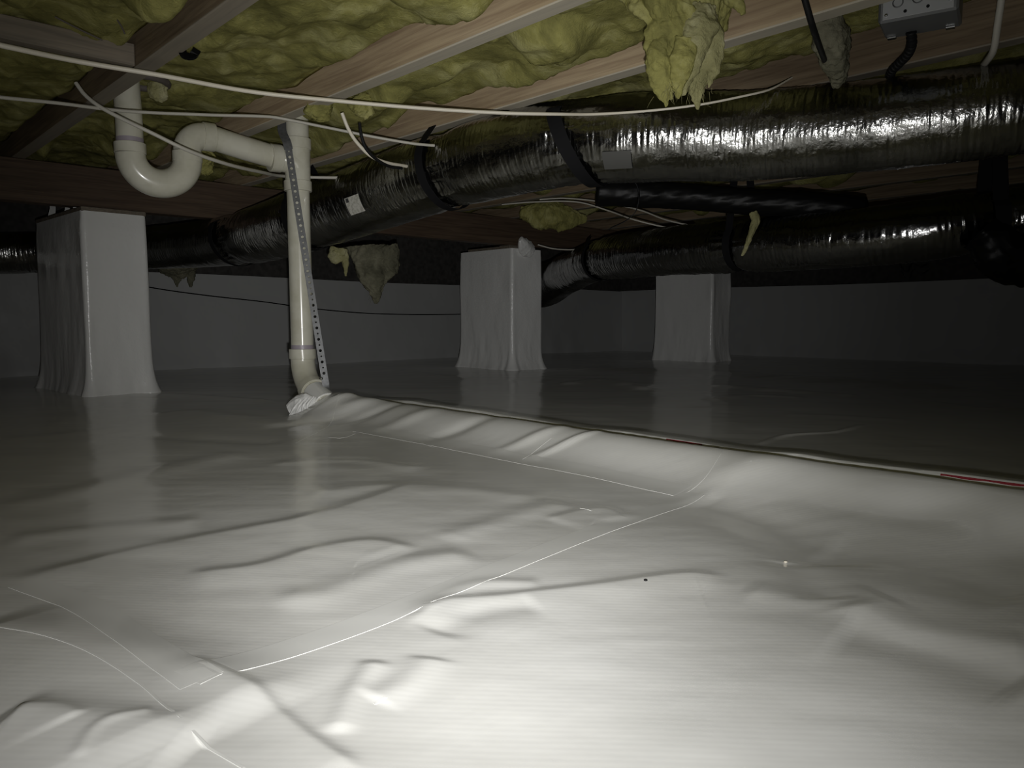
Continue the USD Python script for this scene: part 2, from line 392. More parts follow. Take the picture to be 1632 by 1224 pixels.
# mound over the buried drain: crest line along the joists, film edge lapped behind it
CREST_A, CREST_Z = 2.10, 0.10
LIP_A = 2.27
B_PIPE = 3.86      # where the mound starts (at the standing pipe)
def smooth01(t):
    t = np.clip(t, 0, 1); return t * t * (3 - 2 * t)
def floor_z(X, Y):
    X, Y = np.asarray(X, float), np.asarray(Y, float)
    a = X * DA[0] + Y * DA[1]; b = X * DB[0] + Y * DB[1]
    z = np.zeros_like(X)
    p = np.stack([a, b, np.zeros_like(a)], -1)
    z += .020 * (fbm(p * 0.9 + 7, 3, 3) - .5)
    z += .008 * (fbm(np.stack([a * 3.0, b * 1.6, 0 * a], -1), 3, 11) - .5)
    # short ripples, drawn out across the view
    z += .011 * smooth01((Y - 3.2) / 3) * (fbm(np.stack([X * .9 + Y * .12, Y * 5, 0 * a + 4], -1), 3, 51) - .5)
    z += .0028 * (fbm(np.stack([X * 2.4, Y * 9, 0 * a], -1), 3, 21) - .5)
    keep = 1 - np.exp(-((a - 2.18) / .16) ** 2) * (b < B_PIPE + .2)
    for pts, h, w, kind in WR:
        q = spline(fpx(*pts), 5 * len(pts))
        lo, hi = q.min(0) - 5 * w - .05, q.max(0) + 5 * w + .05
        m = (X > lo[0]) & (X < hi[0]) & (Y > lo[1]) & (Y < hi[1])
        if not m.any(): continue
        sd, al = seg_field(X[m], Y[m], q, w)
        taper = smooth01(al / .12) * smooth01((1 - al) / .12)
        if kind == 'r':
            g = np.exp(-(sd / w) ** 2)
        else:   # a fold: steep towards one side, long tail on the other
            g = np.where(sd < 0, np.exp(-np.abs(sd / (w * 2.6)) ** 1.5), np.exp(-(sd / (w * .8)) ** 2))
        z[m] += (.9 if q[:, 1].mean() > 4.2 else .42) * h * g * taper * (keep[m] if X.shape else 1)
    # mound
    wob = .02 * (fbm(np.stack([b * 1.3, 0 * b, 0 * b], -1), 2, 5) - .5)
    ca = CREST_A + wob
    start = smooth01((3.69 - b) / .14)
    hood = np.exp(-((b - 3.45) / .20) ** 2)
    ca = ca - .06 * hood
    CZ = CREST_Z + .025 * hood
    front = np.where(a < ca, np.exp(-((a - ca) / .17) ** 2), 1.0)
    lipz = (CREST_Z - .024 + .026 * (fbm(np.stack([b * 2.2, 0 * b + 3, 0 * b], -1), 3, 9) - .5))
    groove = CREST_Z - .035
    la = LIP_A + .05 * (fbm(np.stack([b * 1.7, 0 * b + 9, 0 * b], -1), 2, 4) - .5)
    u = np.clip((a - ca) / (la - ca), 0, 1)
    back = np.where(a < la, CZ + (groove - CZ) * smooth01(u * 4.0) + (lipz - groove) * smooth01((u - .90) / .10), lipz * np.exp(-(np.maximum(a - la, 0) / .30) ** 2))
    mound = np.where(a < ca, CZ * front, back) * start
    # creases running down the mound's near slope
    for cb, w, h in ((3.35, .025, .010), (3.20, .05, .012), (3.0, .04, -.010), (2.72, .06, .010), (2.35, .05, -.012), (1.95, .035, .010), (1.78, .02, .010), (1.1, .08, .010), (.55, .10, -.012)):
        bb = b + .55 * (a - CREST_A)
        mound += h * np.exp(-((bb - cb) / w) ** 2) * np.exp(-((a - 1.98) / .10) ** 2) * start
    return z * (1 - .6 * start * np.exp(-((a - 2.15) / .15) ** 2)) + mound

th = np.radians(np.r_[np.linspace(-112, -47, 40, endpoint=False), np.linspace(-47, 47, 800), np.linspace(47, 112, 41)[1:]])
dirx, diry = np.sin(th), np.cos(th)
da = dirx * DA[0] + diry * DA[1]; db = dirx * DB[0] + diry * DB[1]
rmax = np.full(len(th), 9.0)
rmax = np.where(da > 1e-3, np.minimum(np.where(da > 1e-3, (A_MAX + .02) / np.maximum(da, 1e-3), 99), np.where(np.abs(th) < 1.2, 99, 12)), rmax)
rmax = np.minimum(rmax, np.where(db > 1e-3, (B_MAX + .02) / np.maximum(db, 1e-3), 99))
rmax = np.minimum(rmax, 14.0)
NR = 760
tt = np.linspace(0, 1, NR)
R0 = .28
rr = R0 * (rmax[None, :] / R0) ** tt[:, None]
FX, FY = rr * dirx[None], rr * diry[None]
FZ = floor_z(FX, FY)
# the film turns up a little where it meets the walls
fv = np.vstack([np.stack([FX, FY, FZ], -1).reshape(-1, 3), [[0, 0, 0]]])
ff = tri(grid_faces(NR, len(th)))
k0 = len(fv) - 1
ff = np.vstack([ff, np.stack([np.full(len(th) - 1, k0), np.arange(1, len(th)), np.arange(len(th) - 1)], 1)])
ff = ff[:, ::-1]
floor = Thing('floor', 'white reinforced plastic ground liner covering the crawl space floor', None, kind='structure')
floor.part('ground_liner', (fv, ff), 'liner_film', smooth=True)

def on_floor(pts, n):
    q = spline(np.array([[*G(x, y)[:2], 0] for x, y in pts]), n)
    q[:, 2] = floor_z(q[:, 0], q[:, 1])
    return q
def GF(x, y):
    z = 0.0
    for _ in range(12):
        p = G(x, y, z); z = .5 * z + .5 * float(floor_z(p[:1], p[1:2])[0])
    return p
def floor_strip(pts, width, n=None, lift=.0006, across=5):
    q = np.array([[*GF(x, y)[:2], 0] for x, y in pts])
    L = np.linalg.norm(np.diff(q, axis=0), axis=1).sum()
    n = n or max(8, int(L / .03))
    c = spline(q, n)
    t = np.gradient(c, axis=0); t /= np.linalg.norm(t, axis=1, keepdims=True)
    s = np.stack([t[:, 1], -t[:, 0], 0 * t[:, 0]], 1)
    w = np.broadcast_to(np.asarray(width, float), (n,))
    off = np.linspace(-.5, .5, across)
    v = c[:, None] + s[:, None] * (off[None, :, None] * w[:, None, None])
    base = floor_z(v[..., 0], v[..., 1])
    top = v.copy(); top[..., 2] = base + lift
    lo = v.copy(); lo[..., 2] = base - .004
    rows = np.concatenate([lo[:, :1], top, lo[:, -1:]], 1)
    return rows.reshape(-1, 3), tri(grid_faces(n, across + 2))[:, ::-1]
for pts, w, lab in (
        ([(298, 1080), (420, 1046), (560, 1000), (680, 952), (815, 898), (960, 842), (1106, 786)], .065, 'long clear seam tape running from the mound down to the left'),
        ([(40, 928), (130, 962), (210, 1012), (322, 1084)], .060, 'clear seam tape along the left edge, ending at the taped corner'),
        ([(575, 684), (700, 706), (820, 730), (960, 756), (1088, 783)], .085, 'clear seam tape along the foot of the mound')):
    floor.part('seam_tape', floor_strip(pts, w), 'seam_tape', smooth=20, label=lab)
for pts, lab in (
        ([(0, 999), (70, 1012), (143, 1039), (224, 1090), (286, 1141), (388, 1224)], 'thin welt of a film edge at lower left'),
        ([(524, 697), (545, 698), (566, 691)], 'short bright fold at the foot of the mound near the pipe'),
        ([(618, 694), (650, 700), (692, 713)], 'bright curved fold at the foot of the mound'),
        ([(1166, 727), (1130, 752), (1089, 788)], 'thin seam running up the mound'),
        ([(878, 698), (858, 714), (832, 732)], 'short thin seam on the mound'),
        ([(566, 634), (530, 668), (470, 706)], 'thin seam over the mound beside the pipe'),
        ([(925, 810), (943, 814)], 'tiny bright scratch near the tape'),
        ([(596, 1122), (616, 1111)], 'short bright scratch on the film')):
    floor.part('film_edge', floor_strip(pts, .004, lift=.0006, across=3), 'seam_tape', smooth=20, label=lab)
# red printed edge of the lapped film behind the mound
def lip_strip(b0, b1, h0, h1, n=60):
    b = np.linspace(b0, b1, n)
    la = LIP_A + .05 * (fbm(np.stack([b * 1.7, 0 * b + 9, 0 * b], -1), 2, 4) - .5)
    x0, x1 = AB(la - .012, b), AB(la - .008, b)
    x0[:, 2] = floor_z(x0[:, 0], x0[:, 1]) + .004 + h0
    x1[:, 2] = floor_z(x1[:, 0], x1[:, 1]) + .004 + h1
    v = np.stack([x0, x1, x1 + AB(.002, 0, -.003), x0 + AB(.002, 0, -.003)], 1).reshape(-1, 3)
    return v, tri(grid_faces(n, 4, True))
floor.part('red_printed_edge', lip_strip(1.47, 1.62, -.006, -.001), 'red_print', label='short red printed film edge behind the mound')
floor.part('red_printed_edge', lip_strip(-.6, .72, -.006, -.001), 'red_print', label='long red printed film edge at the right of the mound')

# ------------------------------------------------------------------ walls
def wall(name, label, p0, p1, inward):
    """p0 -> p1 along the wall's inner face, as (a, b)"""
    w = Thing(name, label, None, kind='structure')
    p0, p1 = np.array(p0, float), np.array(p1, float)
    L = np.linalg.norm(p1 - p0); e = (p1 - p0) / L; inn = np.array(inward, float)
    # block courses: running bond, blocks proud of recessed joints where they can be told apart; the wall stands behind the film
    mid = (p0 + p1) / 2 - inn * .14
    rot = np.eye(3); rot[:2, 0] = e; rot[:2, 1] = [-e[1], e[0]]
    core = moved(bevel_box(L + .3, .20, SUB, .004), (0, 0, SUB / 2), rot)
    v = core[0] + [*mid, 0]
    w.part('foundation', (AB(v[:, 0], v[:, 1], v[:, 2]), core[1]), 'concrete')
    n, m = int(L / .04), 26
    s, z = np.meshgrid(np.linspace(0, L, n), np.linspace(-.02, LINER, m), indexing='ij')
    d = .015 + .035 * fbm(np.stack([s * 1.7, z * 2.0, 0 * s], -1), 3, len(name)) + .02 * np.exp(-(z / .10) ** 2) + .02 * (noise(np.stack([s * 5, z * 3, 0 * s], -1), 4) - .5) * np.exp(-(z / .25) ** 2)
    q = p0[None, None] + e * s[..., None] + inn * d[..., None]
    zz = z + .008 * np.sin(s * 1.3) * (z > LINER - .05)
    front = AB(q[..., 0], q[..., 1], zz)
    qb = p0[None, None] + e * s[..., None] + inn * (d[..., None] - .004)
    back = AB(qb[..., 0], qb[..., 1], zz)
    v = np.concatenate([front, back[:, ::-1]], 1).reshape(-1, 3)
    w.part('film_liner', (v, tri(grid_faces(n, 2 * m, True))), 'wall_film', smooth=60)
    return w
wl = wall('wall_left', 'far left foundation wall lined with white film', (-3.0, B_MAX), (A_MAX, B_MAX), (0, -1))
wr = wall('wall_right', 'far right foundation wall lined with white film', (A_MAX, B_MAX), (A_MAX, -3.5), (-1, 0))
# dark seam line sagging across the left wall's film
sl = spline([P(242, 458, 0), P(330, 470, 0)], 2) if False else None
def on_wall_b(px, py, b):
    d = ray(px, py); db_ = d[0] * DB[0] + d[1] * DB[1]
    return EYE + d * (b / db_)
pts = [on_wall_b(x, y, B_MAX - .055) for x, y in ((150, 440), (245, 459), (330, 471), (420, 481), (500, 492), (600, 500), (725, 501), (850, 497))]
wl.part('liner_seam', tube(spline(pts, 60), .006, 6), 'black_rubber', label='thin dark seam line sagging across the film')

# ------------------------------------------------------------------ ceiling (subfloor) and joists
ceil = Thing('ceiling', 'wooden subfloor above the joists', None, kind='structure')
for k in range(9):
    a0 = -2.6 + k * 1.42
    v, f = moved(bevel_box(1.415, 12.6, .018, .002), (a0 + .71, B_MAX - 6.25, SUB + .009))
    ceil.part('subfloor_panel', (AB(v[:, 0], v[:, 1], v[:, 2]), f), 'subfloor_wood')

JOISTS = [-1.10, -.36, .40, 1.055, 1.825, 2.515, 3.255, 3.95, 4.57, 5.27, 5.97, 6.67, 7.37, 8.07, 8.77, 9.45]
B0, B1 = -3.6, B_MAX - .05
jlab = {2: 'floor joist in the extreme upper left corner, left of the blocking', 3: 'dark floor joist at upper left that the P-trap pipe rises behind',
        4: 'long pale floor joist crossing the top centre, above the standing pipe', 5: 'pale pinkish floor joist behind the big drooping insulation clump',
        6: 'floor joist with painted-in dimness carrying the steel junction box', 7: 'dim floor joist just beyond the junction box one'}
for i, a in enumerate(JOISTS):
    if i < 2: continue
    L = B1 - B0
    nx = 60
    # a timber with slightly crowned, rounded arrises and a little wander
    prof = np.array([(-.5, -.46), (-.46, -.5), (.46, -.5), (.5, -.46), (.5, .5), (-.5, .5)]) * [JW, JH]
    prof[:4] = [(-JW / 2, -JH / 2 + .004), (-JW / 2 + .004, -JH / 2), (JW / 2 - .004, -JH / 2), (JW / 2, -JH / 2 + .004)]
    x = np.linspace(0, L, nx)
    wy = .006 * (noise(np.stack([x * .6 + i * 9, 0 * x, 0 * x], -1), 2) - .5)
    wz = .006 * (noise(np.stack([x * .5 + i * 5, 0 * x, 0 * x + 3], -1), 6) - .5)
    v = np.stack([np.broadcast_to(x[:, None], (nx, 6)), prof[None, :, 0] + wy[:, None], prof[None, :, 1] + JH / 2 + np.where(prof[None, :, 1] > 0, 0, wz[:, None])], -1).reshape(-1, 3)
    f = tri(grid_faces(nx, 6, True))
    e = (nx - 1) * 6
    f = np.vstack([f[:, ::-1], [[0, k, k + 1] for k in range(1, 5)], [[e, e + k + 1, e + k] for k in range(1, 5)]])
    lab = jlab.get(i, 'wooden floor joist dimly seen in the row beyond the main ducts' if i > 6 else 'wooden floor joist left of the picture frame')
    grp = None if i in jlab else ('far floor joists' if i > 6 else 'joists left of the frame')
    base = AB(a + JW / 2, B0, JZ)
    single('floor_joist', (v, f), 'joist_wood' if i in (4, 5) else 'dark_dimmed_joist_wood', lab, 'joist', smooth=20, group=grp, base=base, rotz=ROT_B, world=False)

# blocking between the two left joists
bb = bevel_box(1.055 - .40 - JW - .004, .06, .085, .003)
m = moved(bb, (0, 0, .0425))
single('wood_blocking', m, 'cap_wood', 'short grey board blocking between joists at upper left', 'blocking', base=AB((.40 + JW + 1.055) / 2, 3.35, JZ + .002), rotz=math.degrees(math.atan2(DA[1], DA[0])), world=False)

# girder on the piers
GB, GZ = 5.62, 1.235
gl = bevel_box(A_MAX + 3.0, .12, JZ - GZ - .002, .004)
gv, gf = moved(gl, (0, 0, (JZ - GZ) / 2))
single('girder_beam', (gv, gf), 'girder_wood', 'reddish built-up wooden girder lying across the film-wrapped piers', 'beam', base=AB((A_MAX - 3.0) / 2, GB + .10, GZ), rotz=math.degrees(math.atan2(DA[1], DA[0])), world=False)

# ------------------------------------------------------------------ insulation batts, one per bay
def batt(i, a0, a1, b0, b1, res, label, group=None):
    na, nb = max(6, int((a1 - a0) / res)), int((b1 - b0) / res)
    A, B = np.meshgrid(np.linspace(a0, a1, na), np.linspace(b0, b1, nb), indexing='ij')
    p = np.stack([A * 3.2, B * 2.6, 0 * A + i], -1)
    edge = np.minimum(A - a0, a1 - A) / ((a1 - a0) / 2)
    lo = SUB - .13 - .05 * (fbm(p, 4, 31 + i) - .5) * 2 + .03 * (1 - smooth01(edge * 4))
    q = np.stack([A * 11, B * 7, 0 * A + i], -1)
    lo -= .030 * (fbm(q, 4, 77 + i) - .5) * smooth01(edge * 5)
    for lv, hh in ((.42, .010), (.52, .012), (.60, .010)):   # torn layers: low ragged steps
        lo -= hh * smooth01((fbm(np.stack([A * 5.5, B * 3.2, 0 * A + 3 * i], -1), 4, 90 + i) - lv) / .05) * smooth01(edge * 5)
    if i == 5: lo += .05 * smooth01((1.8 - B) / .6)
    # clumps that bulge below the joists here and there
    lo -= .10 * smooth01((noise(np.stack([A * 3.3, B * 1.9, 0 * A + 2 * i], -1), 5) - .74) / .2) * smooth01(edge * 3)
    v = np.concatenate([AB(A, B, lo)[:, None].reshape(na, nb, 3)], 0)
    top = AB(A, B, SUB - .004 + 0 * A)
    n = na * nb
    vv = np.vstack([v.reshape(-1, 3), top.reshape(-1, 3)])
    f = tri(grid_faces(na, nb))
    idx = np.arange(n).reshape(na, nb)
    ring = np.concatenate([idx[0, :], idx[1:, -1], idx[-1, -2::-1], idx[-2:0:-1, 0]])
    r2 = np.roll(ring, -1)
    side = np.vstack([np.stack([ring, r2, r2 + n], 1), np.stack([ring, r2 + n, ring + n], 1)])
    single('insulation_batt', (vv, np.vstack([f[:, ::-1], f + n, side])), 'yellow_wool', label, 'insulation', smooth=True, group=group)
blab = {1: 'yellow insulation batt in the extreme upper left joist bay', 2: 'yellow insulation batt between the upper left joists, beside the blocking',
        3: 'yellow insulation batt filling the bay above the P-trap', 4: 'yellow insulation batt in the bay at the top centre of the picture',
        5: 'yellow insulation batt in the bay above the large foil duct', 6: 'dim insulation batt beyond the junction box joist'}
for i in range(2, len(JOISTS) - 1):
    a0, a1 = JOISTS[i] + JW + .002, JOISTS[i + 1] - .002
    near = 1 <= i <= 5
    batt(i, a0, a1, -1.6 if near else 0.0, B_MAX - .12, .016 if near else .05,
         blab.get(i, 'yellow insulation batt dimly seen in a bay beyond the ducts' if i > 6 else 'insulation batt left of the frame'),
         None if i in blab else ('far insulation batts' if i > 6 else 'batts left of the frame'))

# hanging insulation
def drip(pts, radii, seed, flat=.7, n=40, rough=.35):
    c = spline(pts, 72)
    r = np.interp(np.linspace(0, 1, 72), np.linspace(0, 1, len(radii)), radii)
    t, s, u = frames(c)
    a = np.linspace(0, 2 * math.pi, n, endpoint=False)
    L = np.linalg.norm(np.diff(c, axis=0), axis=1).sum()
    S = np.linspace(0, L, 72)[:, None] + 0 * a[None]
    q = np.stack([np.cos(a)[None] * 1.3 + 0 * S, np.sin(a)[None] * 1.3 + 0 * S, S * 7], -1)
    k = 1 + rough * 2 * (fbm(q + seed, 4, seed) - .5) + .20 * (fbm(np.stack([q[..., 0] * 4, q[..., 1] * 4, S * 16], -1), 3, seed) - .5) + .16 * rough * (noise(np.stack([q[..., 0] * 12, q[..., 1] * 12, S * 40], -1), seed + 2) - .5)
    v = c[:, None] + (r[:, None] * k)[..., None] * (flat * np.cos(a)[None, :, None] * s[:, None] + np.sin(a)[None, :, None] * u[:, None])
    v = np.vstack([v.reshape(-1, 3), c[:1], c[-1:]])
    f = tri(grid_faces(72, n, True)); kk = len(v) - 2; j = np.arange(n); j2 = (j + 1) % n
    return v, np.vstack([f, np.stack([np.full(n, kk), j2, j], 1), np.stack([np.full(n, kk + 1), 71 * n + j, 71 * n + j2], 1)])
def wisps(center, spread, length, count, seed, r=.0012):
    g = np.random.default_rng(seed); out = []
    for _ in range(count):
        p = center + g.normal(0, 1, 3) * spread
        d = np.array([g.normal(0, .35), g.normal(0, .35), -1.0]) * length * g.uniform(.4, 1)
        q = spline([p, p + d * .5 + g.normal(0, .1, 3) * length, p + d], 6)
        out.append(tube(q, np.linspace(r, r * .3, 6), 4, cap=False))
    return cat(*out)
def pxl(Y, *pts):
    return [P(x, y, Y if np.ndim(Y) == 0 else Y) for x, y in pts]
clump = Thing('hanging_insulation', 'large torn yellow insulation clump drooping in front of the joist at top right', 'insulation', P(1085, 20, 2.62))
import manifold3d
def wool_body(strands, edge, seed, amp=.010):
    """strands of wool melted into one soft body: union, fine remesh, smoothing, then a fibrous downward-drawn relief"""
    body = None
    for pp, rr_, sd, fl in strands:
        v, f = drip(pp, rr_, sd, fl, n=24, rough=.40)
        m = manifold3d.Manifold(manifold3d.Mesh(v.astype(np.float32), f[:, ::-1].astype(np.uint32)))
        if m.volume() <= 0:
            m = manifold3d.Manifold(manifold3d.Mesh(v.astype(np.float32), f.astype(np.uint32)))
        if m.is_empty(): continue
        body = m if body is None else body + m
    v, f = raw(body.refine_to_length(edge))
    t = trimesh.Trimesh(v, f, process=True)
    trimesh.smoothing.filter_taubin(t, iterations=14)
    n = np.array(t.vertex_normals); v = np.array(t.vertices)
    q = v * [26, 26, 9] + seed
    d = amp * 2 * (fbm(q, 3, seed) - .5) + amp * .9 * (fbm(v * [90, 90, 38] + seed, 3, seed + 3) - .5) * 2
    return v + n * d[:, None], np.array(t.faces)
UPPER = [([P(1150, -70, 2.75), P(1100, -30, 2.68), P(1070, 8, 2.62), P(1075, 40, 2.62)], [.10, .19, .15, .06], 3, .5),
         ([P(1010, -60, 2.70), P(1020, -10, 2.66), P(1040, 25, 2.62), P(1046, 45, 2.62)], [.06, .075, .06, .02], 6, .6),
         ([P(1150, -60, 2.70), P(1165, -10, 2.66), P(1178, 8, 2.64), P(1184, 24, 2.64)], [.05, .045, .032, .008], 8, .6)]
LOWER = [([P(1085, 10, 2.62), P(1060, 60, 2.62), P(1057, 100, 2.63), P(1066, 132, 2.64), P(1070, 160, 2.65)], [.085, .080, .066, .040, .006], 5, .55),
         ([P(1060, 60, 2.60), P(1050, 90, 2.60), P(1056, 130, 2.62), P(1063, 170, 2.63)], [.03, .045, .035, .004], 31, .6),
         ([P(1092, 60, 2.58), P(1086, 100, 2.58), P(1082, 130, 2.60), P(1080, 158, 2.61)], [.03, .045, .035, .004], 37, .6)]
PALE = [([P(1115, 10, 2.62), P(1110, 60, 2.60), P(1102, 95, 2.60), P(1094, 130, 2.63), P(1090, 150, 2.64)], [.050, .062, .052, .032, .006], 15, .6),
        ([P(1118, 20, 2.64), P(1128, 70, 2.64), P(1120, 110, 2.66), P(1110, 140, 2.66), P(1112, 175, 2.66)], [.04, .055, .050, .030, .005], 25, .6),
        ([P(1130, 60, 2.63), P(1136, 90, 2.63), P(1134, 115, 2.64), P(1129, 140, 2.64)], [.02, .030, .022, .003], 41, .6)]
clump.part('wool_mass', wool_body(UPPER + LOWER, .011, 7), 'yellow_wool', smooth=True)
clump.part('torn_tuft', wool_body(PALE, .011, 17), 'pale_wool', smooth=True, label='paler torn strand at the right')
clump.part('fibre_wisp', cat(wisps(P(1112, 140, 2.63), .022, .05, 26, 1, .0007), wisps(P(1132, 112, 2.63), .014, .05, 18, 2, .0007), wisps(P(1064, 145, 2.60), .015, .045, 20, 3, .0007)), 'pale_wool', kind='stuff')
def tuft(label, strands, matn, seed, wisp=None):
    pts = strands[0][0]
    t = Thing('insulation_tuft', label, 'insulation', pts[0])
    for k, (p, r) in enumerate(strands):
        t.part('wool_strand', wool_body([(p, r, seed + k * 3, .7)], .013 if max(r) > .05 else .006, seed, .20 * max(r) if max(r) < .06 else .014), matn, smooth=True)
    if wisp is not None:
        t.part('fibre_wisp', wisps(*wisp), matn, kind='stuff')
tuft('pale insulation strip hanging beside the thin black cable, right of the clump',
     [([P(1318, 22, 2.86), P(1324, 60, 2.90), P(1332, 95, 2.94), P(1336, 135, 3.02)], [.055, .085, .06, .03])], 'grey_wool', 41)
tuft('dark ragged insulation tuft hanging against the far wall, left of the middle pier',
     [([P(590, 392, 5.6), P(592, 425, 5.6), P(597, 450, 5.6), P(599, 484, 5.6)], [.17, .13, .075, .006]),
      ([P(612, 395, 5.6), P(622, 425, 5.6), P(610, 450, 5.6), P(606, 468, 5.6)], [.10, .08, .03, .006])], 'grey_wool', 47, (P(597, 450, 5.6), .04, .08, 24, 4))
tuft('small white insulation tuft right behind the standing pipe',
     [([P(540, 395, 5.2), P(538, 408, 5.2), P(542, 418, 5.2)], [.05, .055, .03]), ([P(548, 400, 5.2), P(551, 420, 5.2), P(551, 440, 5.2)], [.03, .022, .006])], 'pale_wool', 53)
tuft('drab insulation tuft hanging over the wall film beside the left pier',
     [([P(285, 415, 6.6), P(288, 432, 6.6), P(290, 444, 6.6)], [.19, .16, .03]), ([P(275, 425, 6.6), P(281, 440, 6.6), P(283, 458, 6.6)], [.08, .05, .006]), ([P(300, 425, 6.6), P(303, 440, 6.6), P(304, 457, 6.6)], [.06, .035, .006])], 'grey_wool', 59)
tuft('pale twisted insulation strand on the second duct beside its strap',
     [([P(1200, 338, 4.42), P(1204, 352, 4.42), P(1196, 375, 4.42), P(1190, 392, 4.44), P(1182, 408, 4.46)], [.022, .026, .018, .014, .006])], 'pale_wool', 61)
tuft('yellow insulation flap sagging above the middle pier, right of it',
     [([P(830, 338, 7.0), P(870, 343, 7.0), P(910, 348, 7.0), P(935, 350, 7.0)], [.05, .14, .12, .03])], 'yellow_wool', 67)
tuft('yellow insulation clump bulging behind the top of the standing pipe',
     [([P(500, 150, 3.75), P(510, 172, 3.75), P(515, 190, 3.78)], [.05, .075, .03]), ([P(570, 158, 3.75), P(580, 172, 3.75), P(590, 186, 3.76)], [.05, .06, .025])], 'yellow_wool', 71)
tuft('pale insulation puff right of the P-trap inlet pipe',
     [([P(250, 132, 3.75), P(252, 145, 3.75), P(262, 158, 3.75)], [.035, .045, .02])], 'pale_wool', 73)
tuft('small yellow insulation scrap showing behind the bend of the P-trap',
     [([P(318, 248, 4.2), P(325, 262, 4.2), P(335, 276, 4.2)], [.06, .07, .02])], 'yellow_wool', 75)

# ------------------------------------------------------------------ piers
def pier(name_label, corner_px, depth, top, wa, wb, seed, flare, cap, turn=0.0):
    c = G(*corner_px) if depth is None else P(*corner_px, depth)
    a = c[0] * DA[0] + c[1] * DA[1]; b = c[0] * DB[0] + c[1] * DB[1]
    tc, ts = math.cos(math.radians(turn)), math.sin(math.radians(turn))
    ca, cb = a + tc * wa / 2 - ts * wb / 2, b + ts * wa / 2 + tc * wb / 2
    base = AB(ca, cb, 0)
    t = Thing('support_pier', name_label, 'pier', base)
    nz, n = 90, 200
    per = np.linspace(0, 1, n, endpoint=False)
    # rounded rectangle outline, starting at the near corner
    rect = shapely.geometry.box(-wa / 2 + .02, -wb / 2 + .02, wa / 2 - .02, wb / 2 - .02).buffer(.02, quad_segs=6).exterior
    o = np.array([rect.interpolate(x, normalized=True).coords[0] for x in per])
    nr = np.roll(o, -1, 0) - np.roll(o, 1, 0); nr = np.stack([nr[:, 1], -nr[:, 0]], 1); nr /= np.linalg.norm(nr, axis=1, keepdims=True)
    if (nr * o).sum() < 0: nr = -nr
    z = np.linspace(0, 1, nz) ** 1.15 * (top + .01) - .01
    Z, K = np.meshgrid(z, np.arange(n), indexing='ij')
    ox, oy = o[K, 0], o[K, 1]
    corner = np.exp(-((np.abs(np.abs(ox) - wa / 2) + np.abs(np.abs(oy) - wb / 2)) / .05) ** 2)
    ang = np.stack([ox * 4, oy * 4, Z * 1.2], -1)
    d = .030 * (fbm(ang + seed, 3, seed) - .35)
    d += .008 * (fbm(np.stack([ox * 14, oy * 14, Z * 2.2], -1) + seed, 3, seed + 5) - .5) * np.exp(-((Z - .12) / .35) ** 2) * 2
    d *= smooth01((top - Z) / .12)
    d += flare * np.exp(-np.maximum(Z, 0) / .07) * (1 + .9 * (noise(np.stack([ox * 9, oy * 9, 0 * Z], -1), seed + 2) - .5)) + flare * .8 * corner * np.exp(-np.maximum(Z, 0) / .13)
    d += .022 * corner * np.exp(-((Z - top * .68) / .16) ** 2) * (noise(np.stack([ox * 2, oy * 2, 0 * Z + seed], -1), 3) - .2)
    lx, ly = ox + nr[K, 0] * d, oy + nr[K, 1] * d
    X, Y = lx * tc - ly * ts + ca, lx * ts + ly * tc + cb
    w = AB(X, Y, Z)
    zf = floor_z(w[0, :, 0], w[0, :, 1])
    w[..., 2] += zf[None] * np.exp(-np.maximum(Z, 0) / .08) + .004
    v = np.vstack([w.reshape(-1, 3), AB(ca, cb, top)[None]])
    f = tri(grid_faces(nz, n, True)); k = len(v) - 1; j = np.arange(n)
    f = np.vstack([f, np.stack([(nz - 1) * n + j, (nz - 1) * n + (j + 1) % n, np.full(n, k)], 1)])
    t.part('film_wrap', (v, f), 'pier_film', smooth=50)
    if cap:
        cp = moved(bevel_box(wa * cap[0], wb * cap[0], cap[1], .004), rot=np.array([[tc, -ts, 0], [ts, tc, 0], [0, 0, 1.0]]), loc=(ca, cb, top + .001 + cap[1] / 2))
        t.part('cap_board', (AB(cp[0][:, 0], cp[0][:, 1], cp[0][:, 2]), cp[1]), 'cap_wood', label='dark wooden cap board')
        zc = top + .001 + cap[1]
        if GZ - zc > .004:
            sh = moved(bevel_box(wa * .7, .15, GZ - zc - .001, .002), (ca, GB + .10, zc + (GZ - zc) / 2))
            t.part('shim_board', (AB(sh[0][:, 0], sh[0][:, 1], sh[0][:, 2]), sh[1]), 'cap_wood')
    return t, ca, cb
p1, c1a, c1b = pier('tall white film-wrapped support pier at left, nearest of the three', (143, 632), None, 1.19, .40, 1.0, 4, .030, (1.0, .030), 3)
p2, c2a, c2b = pier('white film-wrapped support pier in the middle of the picture', (816, 590), None, 1.19, .41, .80, 9, .040, (.8, .035))
p3, c3a, c3b = pier('white film-wrapped support pier at right, partly under the second duct', (1133, 577), None, 1.19, .41, .80, 13, .022, (.9, .035), 2)
# ragged upright film ends on top of the left pier
for (x, y0, y1, w, yy) in ((82, 346, 318, .05, 5.72), (106, 342, 312, .035, 5.32), (118, 340, 314, .025, 5.14)):
    q = spline([P(x, y0, yy), P(x + 2, (y0 + y1) / 2, yy), P(x, y1, yy + .02)], 8)
    p1.part('film_end', ribbon(q, (1, 0, 0), np.linspace(w, w * .7, 8), .004), 'pier_film', label='ragged film end standing up')
q = drip([P(846, 402, 7.72), P(840, 396, 7.68), P(834, 388, 7.62), P(830, 380, 7.58)], [.07, .09, .08, .03], 33, .6)
p2.part('film_end', q, 'pier_film', smooth=True, label='crumpled film bunched on top')

